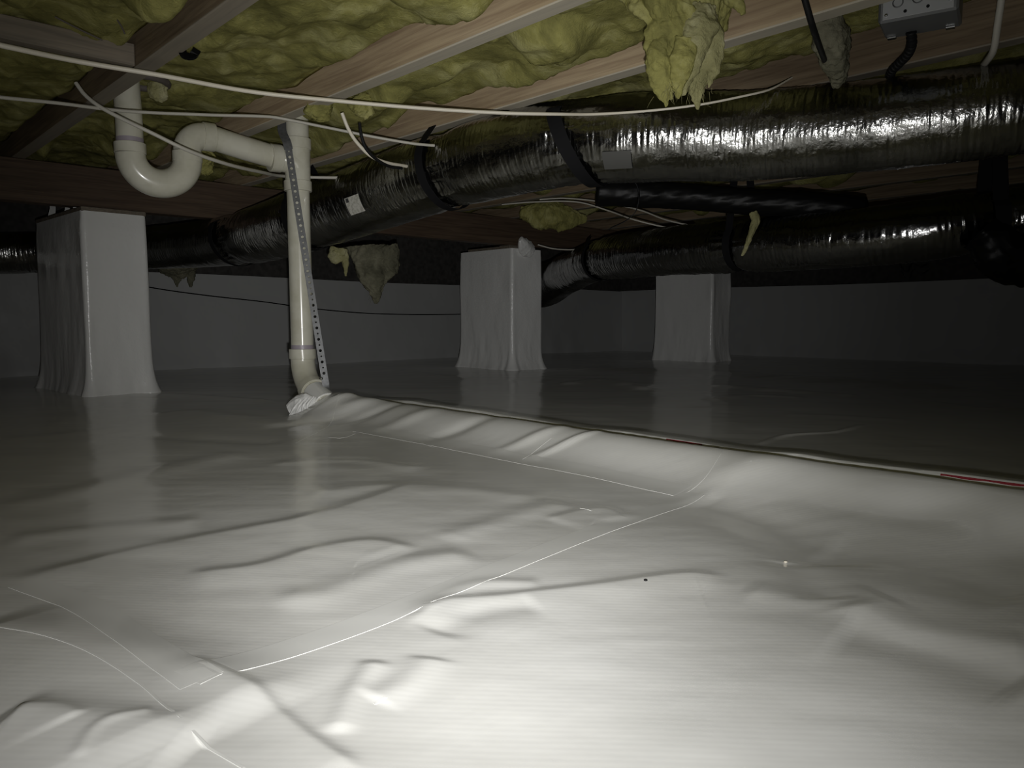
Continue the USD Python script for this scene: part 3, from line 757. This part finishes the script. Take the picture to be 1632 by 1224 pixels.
# ------------------------------------------------------------------ ducts
def arc_param(c):
    return np.r_[0, np.cumsum(np.linalg.norm(np.diff(c, axis=0), axis=1))]
class Duct:
    def __init__(self, name, label, pts, radius, ds, n, matn, seed, pinch, ring=.004, sag=.03, RF=85):
        c = spline(pts, 400)
        L = arc_param(c)[-1]
        self.c = spline(pts, int(L / ds)); c = self.c
        self.s = arc_param(c); self.t, self.side, self.up = frames(c, (0, 0, 1))
        r0 = np.interp(np.linspace(0, 1, len(c)), np.linspace(0, 1, len(radius)), radius) if np.ndim(radius) else np.full(len(c), radius)
        pinch = [(self.s[self.at_px(px)], dr, w) for (px, dr, w) in pinch]
        for (sp, dr, w) in pinch:
            r0 = r0 * (1 - dr * np.exp(-((self.s - sp) / w) ** 2))
        self.r = r0
        th = np.linspace(0, 2 * math.pi, n, endpoint=False)
        S, T = np.meshgrid(self.s, th, indexing='ij')
        cx, sy = np.cos(T), np.sin(T)
        k = 1 + sag * 2 * (fbm(np.stack([cx * .9, sy * .9, S * 1.6], -1) + seed, 3, seed) - .5)
        rings = fbm(np.stack([cx * 1.6, sy * 1.6, S * RF], -1) + seed, 2, seed + 3) - .5
        amp = .4 + 1.4 * noise(np.stack([cx * 1.2, sy * 1.2, S * 2.2], -1), seed + 8)
        diag = fbm(np.stack([cx * 3 + S * 5, sy * 3, S * 9], -1), 3, seed + 13) - .5
        d = ring * 2 * rings * amp + .008 * diag
        for (sp, dr, w) in pinch:   # gathers around each strap
            d += .010 * np.exp(-((S - sp) / (w * 1.3)) ** 2) * (noise(np.stack([cx * 9, sy * 9, S * 6], -1), seed + 1) - .5) * 2
        rad = r0[:, None] * k + d
        v = c[:, None] + rad[..., None] * (cx[..., None] * self.side[:, None] + sy[..., None] * self.up[:, None])
        v = np.vstack([v.reshape(-1, 3), c[:1], c[-1:]])
        f = tri(grid_faces(len(c), n, True)); kk = len(v) - 2; j = np.arange(n); j2 = (j + 1) % n; e = (len(c) - 1) * n
        f = np.vstack([f, np.stack([np.full(n, kk), j2, j], 1), np.stack([np.full(n, kk + 1), e + j, e + j2], 1)])
        self.thing = Thing(name, label, 'duct', c[len(c) // 2])
        self.thing.part('foil_jacket', (v, f), matn, smooth=True)
    def at_px(self, px):
        """path index whose centre projects to this column"""
        x = self.c[:, 0] / self.c[:, 1] * FPX * 1.0
        return int(np.argmin(np.abs(CX + self.c[:, 0] / (self.c[:, 1] * math.cos(PITCH) - (self.c[:, 2] - .5) * math.sin(PITCH)) * FPX - px)))
    def strap(self, px, label, top, width=.055, lean=0.0, tilt=0.0, gap=.006):
        i = self.at_px(px)
        c, t, s, u, r = self.c[i], self.t[i], self.side[i], self.up[i], self.r[i] * 1.035 + gap
        sgn = 1 if (s @ (EYE - c)) > 0 else -1       # towards the viewer
        a = np.radians(np.linspace(35, -215, 50))
        pts = [c + r * (math.cos(x) * s * sgn + math.sin(x) * u) for x in a]
        h = top - pts[0][2]
        near = pts[0] + np.array([0, 0, 1]) * h - s * sgn * r * .5 + t * lean
        hb = top - pts[-1][2]
        back = pts[-1] + np.array([0, 0, 1]) * hb + s * sgn * r * .35 + t * lean
        path = np.vstack([spline([near, (near + pts[0]) / 2, pts[0]], 6)[:-1], pts, spline([pts[-1], (back + pts[-1]) / 2, back], 6)[1:]])
        path = path + t * (tilt * (top - path[:, 2]))[:, None]
        return single('duct_strap', ribbon(path, t, width, .003), 'strap_web', label, 'strap', smooth=40)
D1 = Duct('foil_duct', 'large crinkled silver foil insulated flex duct hung under the joists across the upper right',
          [P(-140, 408, 5.9), P(0, 404, 6.3), P(150, 400, 6.45), P(330, 388, 5.9), P(420, 372, 5.3), P(560, 325, 4.65), P(700, 277, 4.15), P(850, 238, 3.8), P(1000, 222, 3.58), P(1200, 216, 3.40), P(1400, 200, 3.18), P(1560, 180, 3.02), P(1760, 150, 2.86)],
          [.16, .165, .165, .17, .18, .195, .20, .20, .20, .19, .178, .17], .004, 120, 'foil', 2, [(385, .10, .10), (500, .05, .08), (722, .09, .10), (930, .07, .10)], ring=.0026)
D1.strap(706, 'black strap round the large foil duct, left of the longer one', JZ - .002, .052, tilt=.10)
D1.strap(898, 'longest black strap, looping from the joist round the middle of the large foil duct', JZ - .002, .066, tilt=.42)
D1.strap(372, 'black strap holding the far left end of the foil duct under the girder', GZ - .002, .06, tilt=.3)
D1.strap(496, 'black strap half hidden behind the standing drain pipe', JZ - .002, .055, lean=-.12)
# paper sticker on the duct jacket
def on_duct(D, px, ang, dt, da_, lift=.012):
    i = D.at_px(px)
    k = i + int(dt / max(np.linalg.norm(D.c[1] - D.c[0]), 1e-6))
    sgn = 1 if (D.side[k] @ (EYE - D.c[k])) > 0 else -1
    x = np.radians(ang + da_)
    return D.c[k] + (D.r[k] * 1.01 + lift) * (math.cos(x) * D.side[k] * sgn + math.sin(x) * D.up[k])
def duct_patch(D, px, ang, w, h, lift):
    nu, nv = 8, 8
    g = np.array([[on_duct(D, px, ang, (u - .5) * w, (v - .5) * h, lift) for v in np.linspace(0, 1, nv)] for u in np.linspace(0, 1, nu)])
    lo = np.array([[on_duct(D, px, ang, (u - .5) * w, (v - .5) * h, lift - .006) for v in np.linspace(0, 1, nv)] for u in np.linspace(0, 1, nu)])
    rows = np.concatenate([lo[:, :1], g, lo[:, -1:]], 1)
    return rows.reshape(-1, 3), tri(grid_faces(nu, nv + 2))
st = Thing('paper_sticker', 'small rectangular white paper sticker on the underside of the foil duct', 'sticker', on_duct(D1, 608, -20, 0, 0))
st.part('paper', duct_patch(D1, 608, -24, .135, 26, .016), 'label_paper')
st.part('printed_block', duct_patch(D1, 601, -15, .03, 6, .0185), 'label_ink')
# dull tape patches and a foil collar on the duct
D1.thing.part('tape_patch', duct_patch(D1, 1000, -38, .12, 24, .006), 'dull_tape', label='pale tape patch below the long strap')

D2 = Duct('foil_duct', 'second foil flex duct with painted-in dimness hanging lower at right, behind the large one',
          [P(820, 462, 9.2), P(866, 455, 8.5), P(905, 436, 7.7), P(955, 415, 6.8), P(1050, 402, 5.75), P(1200, 390, 5.0), P(1350, 380, 4.55), P(1480, 366, 4.3), P(1590, 348, 4.2), P(1720, 350, 4.15)],
          [.20, .24, .20, .18, .178, .175, .175, .17, .165, .17], .006, 90, 'dimmed_foil', 21, [(965, .06, .08), (1180, .12, .08), (1582, .16, .10)], ring=.0042, sag=.06)
D2.strap(960, 'thin black strap on the far left part of the second duct', 1.22, .05, lean=-.16)
D2.strap(1182, 'black strap beside the pale insulation strand on the second duct', JZ - .002, .055, lean=-.02)
D2.strap(1582, 'wide black strap at the right end of the second duct', JZ - .002, .075, lean=0)
# elbow of black film at the right end of the second duct, and the short black wrapped duct above it
single('black_wrapped_duct', drip([P(950, 306, 5.0), P(1080, 312, 4.95), P(1200, 322, 4.85), P(1300, 328, 4.75), P(1350, 332, 4.7), P(1374, 334, 4.7)], [.085, .085, .08, .08, .085, .075], 91, 1.0, n=40, rough=.05), 'black_plastic',
       'short black plastic-wrapped duct between the two foil ducts, with a rounded end', 'duct', smooth=True)
single('black_wrapped_duct', drip([P(1560, 372, 4.05), P(1585, 392, 4.02), P(1600, 408, 4.02), P(1640, 420, 4.02), P(1700, 424, 4.0)], [.10, .12, .12, .12, .10], 95, 1.0, n=40, rough=.3), 'black_plastic',
       'black plastic bundle under the right end of the second duct', 'duct', smooth=True)
single('strap_end', ribbon(spline([P(1436, 430, 4.5), P(1442, 440, 4.48), P(1450, 443, 4.47), P(1456, 430, 4.48), P(1470, 436, 4.48), P(1480, 430, 4.5)], 24), (0, 1, .2), .015, .003), 'strap_web', 'short black strap end dangling under the second duct at right', 'strap end')
single('strap_end', ribbon(spline([P(992, 284, 3.75), P(1012, 290, 3.72), P(1019, 310, 3.72), P(1014, 335, 3.74), P(1000, 350, 3.78), P(972, 364, 3.85)], 30), (.3, 1, .3), np.linspace(.02, .035, 30), .003), 'strap_web', 'curved loose black strap tail dangling below the large foil duct', 'strap end')

# ------------------------------------------------------------------ drain pipes
PR = .060
T0 = P(207, 225, 3.75); S0 = P(476, 300, 4.2)
uh = np.array([S0[0] - T0[0], S0[1] - T0[1], 0]); uh /= np.linalg.norm(uh)
drain = Thing('drain_pipe', 'cream plastic drain pipe with a P-trap, tee and standing pipe at left', 'pipe', [S0[0], S0[1], 0.0])
def hub(c, d, L, r, lip=.004):
    d = np.asarray(d, float) / np.linalg.norm(d)
    x = np.array([0, .004, .004, .012, L - .012, L - .004, L - .004, L])
    x = np.array([0, .001, .003, .010, L - .010, L - .003, L - .001, L])
    rr_ = np.array([r - lip * 2, r - lip * .5, r, r, r, r, r - lip * .5, r - lip * 2])
    return tube(c + d * x[:, None], rr_, 40)
def bend(p0, d0, d1, rad, r, n=24, ang=None):
    """circular bend from p0 heading d0 turning to d1; returns mesh, end point"""
    d0 = d0 / np.linalg.norm(d0); d1 = d1 / np.linalg.norm(d1)
    full = math.acos(np.clip(d0 @ d1, -1, 1)) if ang is None else ang
    nrm = d1 - d0 * (d0 @ d1)
    nrm = nrm / np.linalg.norm(nrm)
    ctr = p0 + nrm * rad
    a = np.linspace(0, full, n)[:, None]
    pts = ctr - nrm * rad * np.cos(a) + d0 * rad * np.sin(a)
    return tube(pts, r, 40, cap=False), pts[-1], d0 * math.cos(full) + nrm * math.sin(full)
UP = np.array([0, 0, 1.0])
HR = .069
U_top = P(207, 228, 3.75)
Rb = .128
leg = U_top - UP * .05
drain.part('inlet_pipe', tube(np.array([U_top - UP * .04, U_top + UP * .10, [U_top[0] - .01, U_top[1], 1.70]]), PR, 40), 'pvc', smooth=40)
drain.part('primer_ring', tube(np.array([U_top + UP * .001, U_top + UP * .022]), PR + .0008, 40), 'primer_stain', smooth=40, label='purple-grey primer smear above the trap joint')
aa = np.linspace(0, math.pi, 48)[:, None]
upath = leg + uh * Rb * (1 - np.cos(aa)) - UP * Rb * np.sin(aa)
e2 = upath[-1]
trap = drain.part('trap_bend', tube(upath, HR - .001, 40, cap=False), 'pvc', smooth=50)
drain.part('trap_hub', hub(U_top - UP * .05, UP, .05, HR + .002), 'pvc', under=trap)
drain.part('trap_hub', hub(e2 - UP * .012, UP, .052, HR + .001), 'pvc', under=trap)
e3 = e2 + UP * .04
run_end = P(446, 253, 4.17)
hd = np.array([run_end[0] - e3[0], run_end[1] - e3[1], 0]); hd /= np.linalg.norm(hd)
m, e4, d4 = bend(e3, UP, hd, .085, HR - .004, 20)
elb = drain.part('street_elbow', m, 'pvc', smooth=50)
drain.part('elbow_hub', hub(e4 - hd * .012, hd, .06, HR + .001), 'pvc', under=elb)
drain.part('branch_pipe', tube(np.array([e4 + hd * .03, (e4 + run_end) / 2 + UP * .0, run_end]), PR, 40), 'pvc', smooth=40)
# stack with sanitary tee
top = P(471, 120, 4.2); tee_hi = P(474, 222, 4.2); tee_lo = P(475, 304, 4.2); low = P(482, 556, 4.2)
ax = (tee_hi - low) / np.linalg.norm(tee_hi - low)
drain.part('stack_pipe', tube(np.array([tee_hi, (tee_hi * .5 + top * .5), [top[0], top[1], 1.72]]), PR, 40), 'pvc', smooth=40)
tee = drain.part('tee_body', tube(np.array([tee_hi, (tee_hi + tee_lo) / 2, tee_lo]), HR - .003, 40), 'pvc', smooth=40)
drain.part('tee_hub', hub(tee_hi - ax * .055, ax, .058, HR + .002), 'pvc', under=tee)
drain.part('tee_hub', hub(tee_lo - ax * .005, ax, .055, HR + .004), 'pvc', under=tee)
ctr = P(475, 262, 4.2)
br = run_end + 0
m = tube(spline([br - hd * .05, br + hd * .01, ctr + UP * .0 - hd * .01, ctr - UP * .05], 20), np.linspace(HR, HR - .006, 20), 36)
drain.part('tee_branch', m, 'pvc', smooth=60, under=tee)
drain.part('tee_branch_hub', hub(br - hd * .055, hd, .06, HR + .003), 'pvc', under=tee)
drain.part('stack_pipe', tube(np.array([tee_lo + ax * .02, (tee_lo + low) / 2, low - ax * .03]), PR, 40), 'pvc', smooth=40)
drain.part('primer_ring', tube(np.array([low + ax * .001, low + ax * .022]), PR + .0008, 40), 'primer_stain', smooth=40, label='purple-grey primer smear above the lower joint')
drain.part('lower_hub', hub(low - ax * .055, ax, .056, HR + .003), 'pvc')
ld = P(530, 634, 3.95) - P(497, 596, 4.15); ld /= np.linalg.norm(ld)
m, e5, d5 = bend(low - ax * .05, -ax, ld, .17, HR - .004, 20)
elb = drain.part('lower_elbow', m, 'pvc', smooth=50)
drain.part('elbow_hub', hub(e5 - d5 * .008, d5, .055, HR + .004), 'pvc', under=elb)
drain.part('outlet_pipe', tube(np.array([e5 + d5 * .03, e5 + d5 * .14, e5 + d5 * .30]), PR + .002, 36), 'pvc', smooth=40)
# escutcheon ring where the inlet passes the framing
ring_c = P(228, 130, 3.72)
thr = np.linspace(0, 2 * math.pi, 40)
single('pipe_collar', tube(np.stack([ring_c[0] + .105 * np.cos(thr), ring_c[1] + .105 * np.sin(thr), ring_c[2] + 0 * thr], 1), .018, 10), 'rust_iron', 'dark round collar beside the top of the P-trap inlet pipe', 'collar', smooth=60)
# white film collar bunched around the outlet
wrapc = [P(462, 655, 3.99), P(470, 650, 3.99), P(484, 646, 3.98), P(506, 642, 3.94)]
wr_ = Thing('film_boot', 'crumpled white film and tape bunched around the foot of the standing pipe', 'film wrap', wrapc[1])
wr_.part('bunched_film', drip(wrapc, [.035, .060, .058, .03], 62, .8, n=48, rough=.35), 'pier_film', smooth=True)
for k in range(4):
    c0 = spline(wrapc, 20)[5 + k * 3]
    q = spline([c0 + [-.03 + k * .01, -.050, -.04], c0 + [.0, -.066, .0], c0 + [.03, -.045, .045]], 14)
    wr_.part('film_pleat', tube(q, np.interp(np.linspace(0, 1, 14), [0, .5, 1], [.003, .008, .003]), 8), 'pier_film', smooth=60)
wr_.part('tape_wrap', tube(np.array([e5 + d5 * .06, e5 + d5 * .12, e5 + d5 * .20]), [PR + .006, PR + .007, PR + .012], 36), 'seam_tape', smooth=40, label='white tape round the pipe end')
wr_.part('tie_wire', tube(spline([e5 + d5 * .10 + np.array([.05, -.05, .04]), e5 + d5 * .14 + np.array([.0, -.075, .0]), e5 + d5 * .20 + np.array([-.05, -.085, -.04])], 16), .003, 6), 'galvanised')

# perforated metal hanger strap in front of the standing pipe
sa, sb = P(458, 226, 4.10), P(519, 612, 4.02)
sw = .036
Ls = np.linalg.norm(sb - sa)
poly = sbox(0, -sw / 2, Ls, sw / 2)
nh = int(Ls / .030)
holes = [Point(.02 + .030 * k, 0).buffer(.0075 if k % 2 == 0 else .0045, quad_segs=4) for k in range(nh)]
poly = poly.difference(shapely.union_all(holes))
pm = trimesh.creation.extrude_polygon(poly, .0016, engine='earcut')
ex = (sb - sa) / Ls
ey = np.cross(ex, EYE - (sa + sb) / 2); ey /= np.linalg.norm(ey); ez = np.cross(ex, ey)
v = sa + pm.vertices[:, :1] * ex + pm.vertices[:, 1:2] * ey + pm.vertices[:, 2:] * ez
hs = Thing('perforated_strap', 'grey perforated metal hanger strap slanting down across the standing drain pipe', 'strap', sa)
hs.part('strap_band', (v, pm.faces), 'galvanised', smooth=False)
hs.part('strap_top', ribbon(spline([P(449, 193, 4.16), P(450, 210, 4.13), P(457, 226, 4.10), P(460, 238, 4.095)], 12), ey, .044, .0016), 'galvanised', label='bent upper end without visible holes')
hs.part('strap_foot', ribbon(spline([sb - ex * .04 + ez * .003, sb + ex * .02 + ez * .003, sb + ex * .05 - ez * .02], 8), ey, .034, .0016), 'galvanised')
hs.part('screw_head', moved(trimesh.creation.icosphere(2, .009), sb - ex * .03 - ey * .008 + (EYE - sb) / 4 * .008 + np.array([-.02, -.03, 0])), 'screw_steel', label='bright screw head at the foot')

# ------------------------------------------------------------------ cables
def cable(name, label, pts, r, matn, catn='cable', flat=1.0, n=None):
    q = spline(pts, n or 80)
    return single(name, tube(q, r, 10, flat=flat, up=(0, 0, 1) if flat != 1 else None), matn, label, catn, smooth=60)
cable('white_cable', 'thick white cable stapled under the joists right across the top, ending over the big duct',
      [P(-90, 52, 2.68), P(0, 72, 2.74), P(120, 97, 2.92), P(250, 119, 3.06), P(400, 146, 3.26), P(540, 161, 3.38), P(680, 173, 3.44), P(800, 180, 3.46), P(890, 182, 3.42), P(950, 182, 3.30), P(1040, 176, 3.22), P(1120, 166, 3.18), P(1190, 152, 3.18), P(1226, 143, 3.22), P(1262, 124, 3.36)], np.interp(np.linspace(0, 1, 110), [0, .25, .62, .75, 1], [.0100, .0090, .0080, .0055, .0040]), 'cable_white', n=110)
cable('white_cable', 'thin greyish cable under the thick one, from the left edge to the duct strap',
      [P(-60, 148, 2.95), P(0, 155, 3.0), P(90, 164, 3.15), P(200, 177, 3.40), P(330, 183, 3.60), P(430, 186, 3.75), P(455, 190, 3.78), P(520, 203, 3.82), P(600, 219, 3.86), P(660, 229, 3.90), P(692, 232, 3.95)], .0072, 'cable_grey')
cable('white_cable', 'cable slanting down past the front of the P-trap',
      [P(121, 132, 3.30), P(134, 150, 3.3), P(156, 168, 3.3), P(190, 187, 3.32), P(240, 211, 3.36), P(300, 240, 3.45), P(360, 261, 3.65), P(410, 273, 3.95), P(455, 281, 4.36), P(520, 283, 4.45), P(605, 283, 4.50)], .0085, 'cable_grey')
cable('white_cable', 'short white cable dropping from the insulation to the duct, paired with a black one',
      [P(545, 180, 3.62), P(555, 205, 3.64), P(568, 226, 3.68), P(590, 248, 3.74), P(615, 259, 3.84), P(648, 265, 3.98)], .0085, 'cable_white')
cable('black_cable', 'short black cable dropping beside the short white one',
      [P(573, 196, 3.66), P(576, 216, 3.66), P(583, 236, 3.68), P(600, 254, 3.74), P(620, 265, 3.84), P(640, 268, 3.94)], .0075, 'black_rubber')
cable('black_cable', 'straight black cable slanting down onto the duct at upper right',
      [P(1272, -40, 2.44), P(1283, 0, 2.45), P(1295, 42, 2.50), P(1310, 85, 2.8), P(1322, 116, 3.1), P(1330, 136, 3.3)], .010, 'black_rubber')
cable('grey_cable', 'pale grey cable running straight up the joist at the right edge',
      [P(1604, -50, 2.66), P(1596, 0, 2.70), P(1590, 40, 2.74), P(1584, 78, 2.80), P(1574, 96, 2.9), P(1560, 112, 3.1)], .012, 'cable_grey')
cable('grey_cable', 'thin pale wire sagging behind the loose strap tail, the upper of two',
      [P(860, 318, 6.2), P(900, 316, 6.2), P(960, 322, 6.1), P(1020, 335, 5.9), P(1060, 350, 5.7), P(1112, 362, 5.45)], .006, 'cable_grey')
cable('grey_cable', 'thin pale wire sagging behind the loose strap tail, the lower of two',
      [P(800, 326, 6.4), P(850, 322, 6.3), P(920, 322, 6.2), P(970, 336, 6.1), P(1010, 350, 5.9), P(1060, 362, 5.8), P(1105, 367, 5.6)], .006, 'cable_grey')
cable('grey_cable', 'thin pale wire curving under the girder right of the middle pier',
      [P(857, 390, 7.2), P(880, 396, 7.2), P(905, 398, 7.15), P(932, 397, 7.1)], .007, 'cable_grey')
for lab, pts in (('long thin steel wire rod bracing the insulation at top left', [P(88, 27, 2.72), P(125, 46, 2.74), P(163, 64, 2.76)]),
                 ('short steel wire rod bracing the insulation at top left', [P(187, 32, 2.8), P(194, 43, 2.8), P(199, 54, 2.8)])):
    cable('insulation_wire', lab, pts, .0028, 'rust_iron', 'wire', n=16)
single('black_clip', cat(ribbon(spline([P(290, 78, 3.0), P(294, 88, 2.98), P(306, 90, 2.98), P(314, 80, 3.0)], 12), (0.2, .6, 1), .028, .010)), 'black_plastic', 'small black clip on the edge of the joist above the P-trap', 'clip')
# dark staple where the thick cable meets the joist
# ------------------------------------------------------------------ junction box on the joist
JB_AXIS = math.radians(47 + 180 - 14)     # which way its cover faces, turned a little off the joist
nf = np.array([math.sin(JB_AXIS), math.cos(JB_AXIS), 0]); nw = np.array([-nf[1], nf[0], 0])
jfront = P(1462, 26, 2.76)
jz0 = jfront[2]
BW, BH, BD = .235, .155, .19
jb = Thing('junction_box', 'square grey steel junction box with a cover plate on the joist at top right', 'junction box', jfront - nf * BD / 2)
def jloc(mesh, out, along, dz):
    """out: from the cover's plane, along: across the cover, dz: above the box's bottom"""
    v, f = raw(mesh)
    return jfront + (v[:, :1] + out) * nf + (v[:, 1:2] + along) * nw + (v[:, 2:] + dz) * np.array([0, 0, 1.0]), f
XR = np.array([[0, 0, 1], [0, 1, 0], [-1, 0, 0.0]])
jb.part('box_body', jloc(bevel_box(BD, BW * 1.06, BH, .008), -BD / 2, 0, BH / 2), 'box_steel')
plate = jb.part('cover_plate', jloc(bevel_box(.004, BW * .94, BH * .95, .0015), .0025, 0, BH / 2 + .003), 'plate_steel', label='lighter cover plate')
for al, dz in ((-.038, .024), (.032, .026)):
    jb.part('cover_hole', jloc(moved(trimesh.creation.cylinder(.0055, .002, sections=16), rot=XR), .0048, al, dz), 'hole_black', under=plate)
for al, dz in ((-.098, .022), (.098, .035), (-.098, .135), (.098, .135)):
    jb.part('cover_screw', jloc(moved(trimesh.creation.icosphere(2, .006)), .005, al, dz), 'screw_steel', under=plate)
for al, dz in ((.0, .06), (-.062, .058), (.06, .062)):
    jb.part('knockout', jloc(moved(trimesh.creation.torus(.016, .0022, 24, 8), rot=XR), .0048, al, dz), 'galvanised', under=plate)
for al in (-.10, .09):
    jb.part('box_tab', jloc(bevel_box(.02, .03, .006, .001), -BD * .9, al, -.004), 'screw_steel', label='bright tab under the box')
cq = spline([P(1452, 50, 2.90), P(1453, 70, 2.93), P(1447, 86, 2.98), P(1434, 100, 3.04), P(1422, 112, 3.1), P(1417, 128, 3.2), P(1415, 140, 3.3)], 160)
rr2 = .0165 + .0018 * np.sign(np.sin(np.arange(160) * .9))
single('flexible_conduit', tube(cq, rr2, 16), 'black_rubber', 'thick black flexible conduit curving down from the junction box to the duct', 'conduit', smooth=40)

# specks of debris on the film
for (x, y), r, mt, lab in (((1029, 926), .0030, 'black_rubber', 'tiny dark speck on the bright film in the right foreground'), ((1252, 897), .0035, 'cable_white', 'tiny pale crumb on the film at the right, below the mound')):
    p = GF(x, y)
    single('debris_speck', (np.array(trimesh.creation.icosphere(2, r).vertices) * [1.2, 1, .7] + p + [0, 0, r * .6], trimesh.creation.icosphere(2, r).faces), mt, lab, 'speck', smooth=True)
